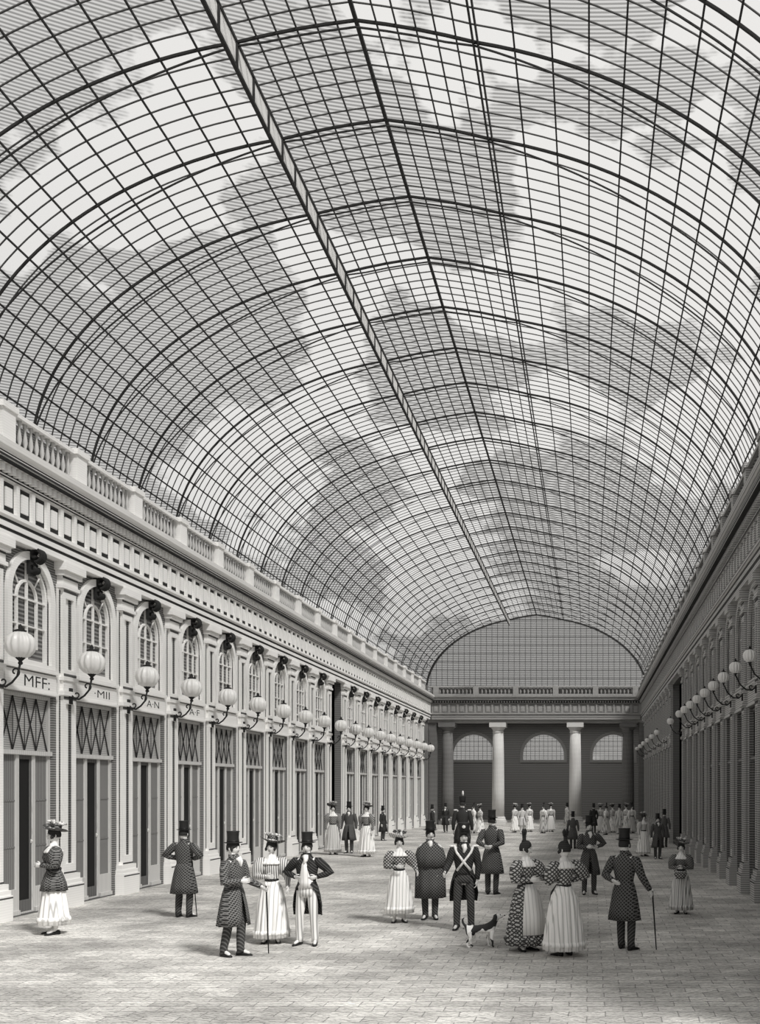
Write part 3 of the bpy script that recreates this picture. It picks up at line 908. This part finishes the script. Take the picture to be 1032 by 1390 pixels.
        b.rings([ring(z, r * fl, r * .96 * fl, n=90, folds=nf, amp=.08, ph=fph) for z, r in ((hem + .05, .284), (hem + .09, .298), (hem + .13, .284))])
        ob('skirt', b.mesh('skirt', sk, True), root)
        if apron:
            b = MB()
            shell(b, [ring(z, rx * fl + .012, ry * fl + .012, n=24, folds=7, amp=a, a0=-pi / 2 - q, a1=-pi / 2 + q) for z, rx, ry, a, q in ((.28, .29, .275, .04, .75), (.6, .262, .245, .03, .75), (.93, .19, .17, .02, .7), (1.07, .118, .104, 0, .6))])
            ob('apron', b.mesh('apron', WHITE, True), root, label='white apron')
        b = MB(); b.lathe([(.112, 1.055), (.118, 1.075), (.112, 1.10), (.102, 1.10), (.102, 1.055)], 24)
        if scarf:
            b.tube([(.05, -.13, 1.08), (.09, -.22, .95), (.08, -.29, .75), (.1, -.34, .55)], [.02, .03, .035, .03], 8, flat=.5)
        ob('sash', b.mesh('sash', COAT2, True), root, label='dark sash')
        b = MB()
        b.rings([ring(z, rx, ry, n=48, folds=16, amp=.04) for z, rx, ry in ((1.345, .20, .145), (1.37, .19, .14), (1.42, .13, .10), (1.46, .07, .065), (1.50, .062, .062))])
        ob('collar', b.mesh('collar', WHITE, True), root, label='white frilled collar')
    for s in (-1, 1):
        b = MB()
        hp, kn, an, toe = LG[s]
        ax = Vector((an.x, an.y, 0)); tx = Vector((toe.x, toe.y, 0)); d = (tx - ax).normalized()
        rs = []
        for (t, w, h0) in ((-.06, .022, .05), (-.05, .034, .075), (0, .038, .085), (.05, .04, .065), (.11, .045, .045), (.16, .038, .032), (.19, .018, .02)):
            c = ax + d * t; sd = Vector((-d.y, d.x, 0))
            rs.append([(c.x + sd.x * w * cos(q), c.y + sd.y * w * cos(q), max(0, h0 * .5 + h0 * .5 * sin(q) * 1.0)) for q in [2 * pi * i / 12 for i in range(12)]])
        b.rings(rs)
        ob('shoe', b.mesh('shoe', SHOE, True), root)
    Mw = Matrix.Translation((X, Y, 0)) @ Matrix.Rotation(face, 4, 'Z') @ Matrix.Scale(S, 4)
    hands = {s: Mw @ (A[s][2] + A[s][3] * .085) for s in A}
    return root, hands

HIP = ((.85, .25, -.8), (-.8, -.45, -.25))
BACK = ((.35, .45, -.9), (-.75, .45, -.25))
FRONT = ((.35, -.15, -1), (-.75, -.65, .05))
HOLD = ((.35, -.15, -1), (.15, -.75, -.35))
CANE = ((.4, -.1, -1), (.3, -.45, -.8))
TALK = ((.3, -.5, -.8), (-.35, -.8, .45))

def cane(hand, tip_dx, tip_dy):
    tip = Vector((hand.x + tip_dx, hand.y + tip_dy, 0.0))
    d = (hand - tip).normalized()
    topp = hand + d * .06
    b = MB(); o = tip
    b.tube([Vector((0, 0, 0)), (topp - o) * .5, topp - o], [.009, .012, .014], 8)
    e = ob('walking_cane', None, loc=o, category='cane', label='thin dark walking cane held in a hand')
    ob('shaft', b.mesh('cane_shaft', SHOE, True), e)
    b = MB(); b.ell(tuple(topp - o + d * .015), (.024, .024, .024), 10, 8)
    ob('knob', b.mesh('cane_knob', WHITE, True), e)

# facing: 0 = towards the viewer; pi = away; pi/2 = towards +x
person(73, 1268, 1114, face=-.9, kind='lady', style='slim', label='lady in wide hat, hatched dark jacket and pale skirt', coat=COAT4, skirt=DRESSW, hat='bonnet', arms={'L': FRONT, 'R': FRONT}, jacket=True, hem=.16)
p, h = person(250, 1245, 1114, face=pi - .2, label='man from behind in top hat and dark frock coat', arms={'L': HIP, 'R': HIP}, stance=.13)
cane(h[-1], .10, .0)
p, h = person(317, 1298, 1128, face=1.25, label='man in top hat and long hatched dark coat in profile', coat=COAT4, arms={'L': FRONT, 'R': HOLD}, legs={-1: (.08, .10), 1: (.08, -.08)}, grip=(0, 1))
cane(h[1], .02, .05)
person(369, 1280, 1131, face=.15, kind='lady', label='lady in plumed hat, striped bodice and white dress', coat=DRESSS, skirt=DRESSW, hat='bonnet', arms={'L': FRONT, 'R': ((.4, 0, -1), (.1, -.6, -.5))}, headyaw=-.3)
person(417, 1283, 1129, face=-.1, label='man in top hat, open black tailcoat and light trousers', style='tail', coat=COAT2, legm=TROUS, arms={'L': HIP, 'R': HIP}, stance=.15, headyaw=.1)
person(542, 1252, 1127, face=.25, kind='lady', label='young woman in hat, checked bodice and white flounced dress', coat=DRESSC, skirt=DRESSW, hat='bonnet', arms={'L': FRONT, 'R': ((.6, 0, -1), (.1, -.6, -.3))}, hatm=DRESSG, hem=.2)
person(584, 1248, 1114, face=.1, label='man wrapped in a long dark cloak and top hat', style='cloak', coat=COAT, arms={'L': ((.1, -.1, -1), (-.2, -.3, -1)), 'R': ((.1, -.1, -1), (-.2, -.3, -1))}, headyaw=.3)
person(630, 1262, 1116, face=.1, style='soldier', label='soldier in dark uniform with white crossed belts and shako', coat=COAT2, legm=TROUSD, hat='shako', arms={'L': HOLD, 'R': ((.25, .0, -1), (-.1, -.2, -1))}, stance=.14, plume=False, H0=1.89)
person(668, 1214, 1099, face=pi - .2, label='man from behind in top hat, hands clasped at his back', arms={'L': BACK, 'R': BACK})
person(714, 1290, 1126, face=.7, kind='lady', style='wide', label='bareheaded lady with topknot in dark patterned dress and apron', coat=DRESSC, skirt=DRESSC, hat='none', arms={'L': FRONT, 'R': TALK}, headyaw=.6, apron=True)
person(766, 1297, 1126, face=-2.6, kind='lady', style='wide', label='bareheaded lady with topknot in white dress with dark sash', coat=DRESSC, skirt=DRESSW, hat='none', arms={'L': HIP, 'R': FRONT}, scarf=True, headyaw=.6)
p, h = person(848, 1289, 1124, face=pi - .5, label='man from behind in top hat leaning on a cane', coat=COAT, arms={'L': CANE, 'R': BACK}, legs={-1: (.12, 0), 1: (.1, -.1)}, grip=(1, 0))
cane(h[-1], .06, .0)
person(800, 1214, 1107, face=.2, label='man in top hat and dark greatcoat facing forward', coat=COAT, arms={'L': FRONT, 'R': HIP}, stance=.13)
p, h = person(925, 1240, 1137, face=-.2, kind='lady', label='lady in plumed hat and dark bodice carrying a basket', coat=COAT3, skirt=DRESSG, hat='bonnet', arms={'L': FRONT, 'R': FRONT})
bx = (h[1] + h[-1]) / 2
e = ob('basket', None, loc=(bx.x, bx.y - .10, bx.z - .22), category='basket', label='small woven basket held in both hands')
b = MB(); b.lathe([(.09, 0), (.13, .10), (.135, .12), (.12, .12), (.08, .015)], 24, lob=12, lamp=.02); ob('basket_bowl', b.mesh('bowl', DRESSC, True), e)
b = MB(); b.tube([(.125 * cos(pi * i / 12), 0, .11 + .14 * sin(pi * i / 12)) for i in range(13)], .01, 6); ob('handle', b.mesh('handle', DRESSC, True), e)

# middle distance
person(452, 1160, 1088, face=.4, kind='lady', label='lady in hat and grey dress near the shops', coat=DRESSC, skirt=DRESSG, hat='bonnet')
person(474, 1158, 1088, face=.0, label='man in top hat and dark coat between two ladies', coat=COAT)
person(498, 1163, 1088, face=-.3, kind='lady', label='lady in plumed hat and pale dress near the shops', coat=DRESSC, skirt=DRESSW, hat='bonnet')
person(628, 1168, 1074, face=pi, style='soldier', hat='shako', label='soldier in tall plumed shako further along the gallery', coat=COAT2)
person(778, 1152, 1101, face=pi, label='man in top hat and dark coat seen from behind', coat=COAT)
person(893, 1166, 1104, face=.2, label='man in top hat and dark coat by the shaded facade', coat=COAT)
person(874, 1162, 1102, face=.4, kind='lady', label='lady in pale dress by the shaded facade', coat=DRESSG, skirt=DRESSW, hat='bonnet')
person(902, 1150, 1098, face=pi, label='man in hat and grey coat by the shaded facade', coat=COAT3)

pa, _ = person(0, 0, 0, kind='lady', hat='bonnet', coat=DRESSG, skirt=DRESSW, label='distant lady in pale dress strolling', loc=(0, 0), scl=.92, group='distant strollers')
pb, _ = person(0, 0, 0, kind='lady', hat='none', coat=DRESSW, skirt=DRESSG, label='distant lady in white dress strolling', loc=(0, 0), scl=.92, group='distant strollers')
pc, _ = person(0, 0, 0, label='distant man in top hat and dark coat', loc=(0, 0), scl=.92, group='distant strollers', coat=COAT2)
pd, _ = person(0, 0, 0, label='distant man in pale coat', coat=DRESSG, legm=TROUS, loc=(0, 0), scl=.9, group='distant strollers')
far = [(643, 1131, 'b'), (652, 1133, 'a'), (699, 1130, 'a'), (709, 1132, 'd'), (719, 1129, 'a'), (738, 1131, 'b'), (748, 1129, 'a'),
       (806, 1131, 'c'), (815, 1130, 'a'), (823, 1133, 'b'), (832, 1130, 'a'), (841, 1132, 'd'), (850, 1129, 'a'), (858, 1131, 'b'), (605, 1130, 'c'), (770, 1127, 'd'),
       (587, 1136, 'c'), (520, 1141, 'c')]
PP = {'a': pa, 'b': pb, 'c': pc, 'd': pd}
for (x, y, t) in far:
    X, Y = gp(x, y)
    copy_tree(PP[t], (X, Y, 0), (0, 0, R.uniform(-pi, pi)))
for e in (pa, pb, pc, pd): kill(e)

# ------------------------------------------------------------ dog
def dog_mat():
    m = bpy.data.materials.new('spotted_fur'); m.use_nodes = True
    N, L = m.node_tree.nodes, m.node_tree.links
    p = N['Principled BSDF']; p.inputs['Roughness'].default_value = .9
    tc = N.new('ShaderNodeTexCoord'); ns = N.new('ShaderNodeTexNoise'); ns.inputs['Scale'].default_value = 6.5; ns.inputs['Detail'].default_value = .5
    cr = N.new('ShaderNodeValToRGB'); cr.color_ramp.elements[0].position = .49; cr.color_ramp.elements[1].position = .51
    cr.color_ramp.elements[0].color = g(.88); cr.color_ramp.elements[1].color = g(.03)
    L.new(tc.outputs['Object'], ns.inputs['Vector']); L.new(ns.outputs['Fac'], cr.inputs['Fac']); L.new(cr.outputs['Color'], p.inputs['Base Color'])
    return m
DOGM = dog_mat()
X, Y = gp(653, 1286)
dog = ob('dog', None, loc=(X, Y, 0), rot=(0, 0, .15), category='dog', label='small black and white spotted spaniel standing with head raised')
V = [(-.17, 0, .30), (-.06, 0, .31), (.08, 0, .305), (.17, 0, .33), (.22, 0, .41), (.25, 0, .485), (.295, 0, .50), (.34, 0, .505), (.365, 0, .51)]
Rd = [(.068, .062), (.064, .058), (.08, .085), (.07, .075), (.048, .05), (.052, .055), (.045, .045), (.026, .026), (.02, .02)]
E = [(i, i + 1) for i in range(8)]
i = len(V); V += [(-.24, 0, .34), (-.29, 0, .40), (-.30, 0, .46), (-.27, 0, .50)]; Rd += [.025, .02, .018, .01]; E += [(0, i), (i, i + 1), (i + 1, i + 2), (i + 2, i + 3)]
for s in (-1, 1):
    o_ = .03 * s
    i = len(V); V += [(-.17 + o_, s * .06, .24), (-.13 + o_, s * .065, .17), (-.20 + o_, s * .065, .10), (-.185 + o_, s * .065, .03), (-.15 + o_, s * .065, .015)]
    Rd += [.048, .032, .018, .015, .016]; E += [(0, i), (i, i + 1), (i + 1, i + 2), (i + 2, i + 3), (i + 3, i + 4)]
    i = len(V); V += [(.15 - o_, s * .06, .23), (.14 - o_, s * .062, .15), (.16 - o_, s * .062, .09), (.155 - o_, s * .062, .03), (.185 - o_, s * .062, .015)]
    Rd += [.038, .026, .018, .015, .016]; E += [(3, i), (i, i + 1), (i + 1, i + 2), (i + 2, i + 3), (i + 3, i + 4)]
b = MB(); b.add(*skin_mesh(V, E, Rd, 2)); ob('body', b.mesh('dog_body', DOGM, True), dog)
for s in (-1, 1):
    b = MB(); b.tube([(.245, s * .04, .525), (.235, s * .068, .50), (.225, s * .075, .45), (.235, s * .07, .415)], [.015, .03, .032, .012], 8); ob('ear', b.mesh('ear', HAIR, True), dog)
    b = MB(); b.ell((.315, s * .033, .53), (.008, .006, .008), 8, 6); ob('eye', b.mesh('eye', SHOE, True), dog)
b = MB(); b.ell((.385, 0, .516), (.012, .013, .011), 8, 6); ob('nose', b.mesh('nose', SHOE, True), dog)

# ------------------------------------------------------------ world, light, camera
w = bpy.data.worlds.new('sky'); scene.world = w; w.use_nodes = True
N, L = w.node_tree.nodes, w.node_tree.links
bg = N['Background']
tc = N.new('ShaderNodeTexCoord'); mp = N.new('ShaderNodeMapping'); mp.inputs['Scale'].default_value = (1.3, 1.3, 2.4)
ns = N.new('ShaderNodeTexNoise'); ns.inputs['Scale'].default_value = 4.2; ns.inputs['Detail'].default_value = 6; ns.inputs['Roughness'].default_value = .5
cr = N.new('ShaderNodeValToRGB')
cr.color_ramp.elements[0].position = .515; cr.color_ramp.elements[1].position = .535
cr.color_ramp.elements[0].color = (0, 0, 0, 1); cr.color_ramp.elements[1].color = (1, 1, 1, 1)
L.new(tc.outputs['Generated'], mp.inputs['Vector']); L.new(mp.outputs['Vector'], ns.inputs['Vector']); L.new(ns.outputs['Fac'], cr.inputs['Fac'])
wv = N.new('ShaderNodeTexWave'); wv.bands_direction = 'Z'; wv.inputs['Scale'].default_value = 150
L.new(tc.outputs['Generated'], wv.inputs['Vector'])
m1 = N.new('ShaderNodeMix'); m1.data_type = 'RGBA'; m1.inputs['A'].default_value = g(.20); m1.inputs['B'].default_value = g(.66)
L.new(wv.outputs['Fac'], m1.inputs['Factor'])
m2 = N.new('ShaderNodeMix'); m2.data_type = 'RGBA'; m2.inputs['B'].default_value = g(.78)
L.new(cr.outputs['Color'], m2.inputs['Factor']); L.new(m1.outputs['Result'], m2.inputs['A'])
L.new(m2.outputs['Result'], bg.inputs['Color'])
bg.inputs['Strength'].default_value = 1.05

sl = bpy.data.lights.new('sun', 'SUN'); sl.energy = 3.6; sl.angle = math.radians(9); sl.color = (1, .985, .96)
so = bpy.data.objects.new('sun', sl); COL.objects.link(so)
so.rotation_euler = Vector((-.50, .50, -.80)).to_track_quat('-Z', 'Y').to_euler()
al = bpy.data.lights.new('hall_fill', 'AREA'); al.shape = 'RECTANGLE'; al.size = 18; al.size_y = 8; al.energy = 260; al.color = (1, .985, .96)  # added fill with no visible source, brightens the end hall
ao = bpy.data.objects.new('hall_fill', al); COL.objects.link(ao); ao.location = (XC, 80.2, 7.8)

cam = bpy.data.cameras.new('camera'); co = bpy.data.objects.new('camera', cam); COL.objects.link(co)
co.location = (0, 0, CH); co.rotation_euler = (pi / 2, 0, 0)
cam.sensor_fit = 'HORIZONTAL'; cam.sensor_width = 36; cam.lens = F / 1032 * 36
cam.shift_x = -(VX - 516) / 1032; cam.shift_y = (VY - 695) / 1032
cam.clip_end = 400
scene.camera = co
try:
    scene.view_settings.view_transform = 'Standard'
except Exception:
    pass
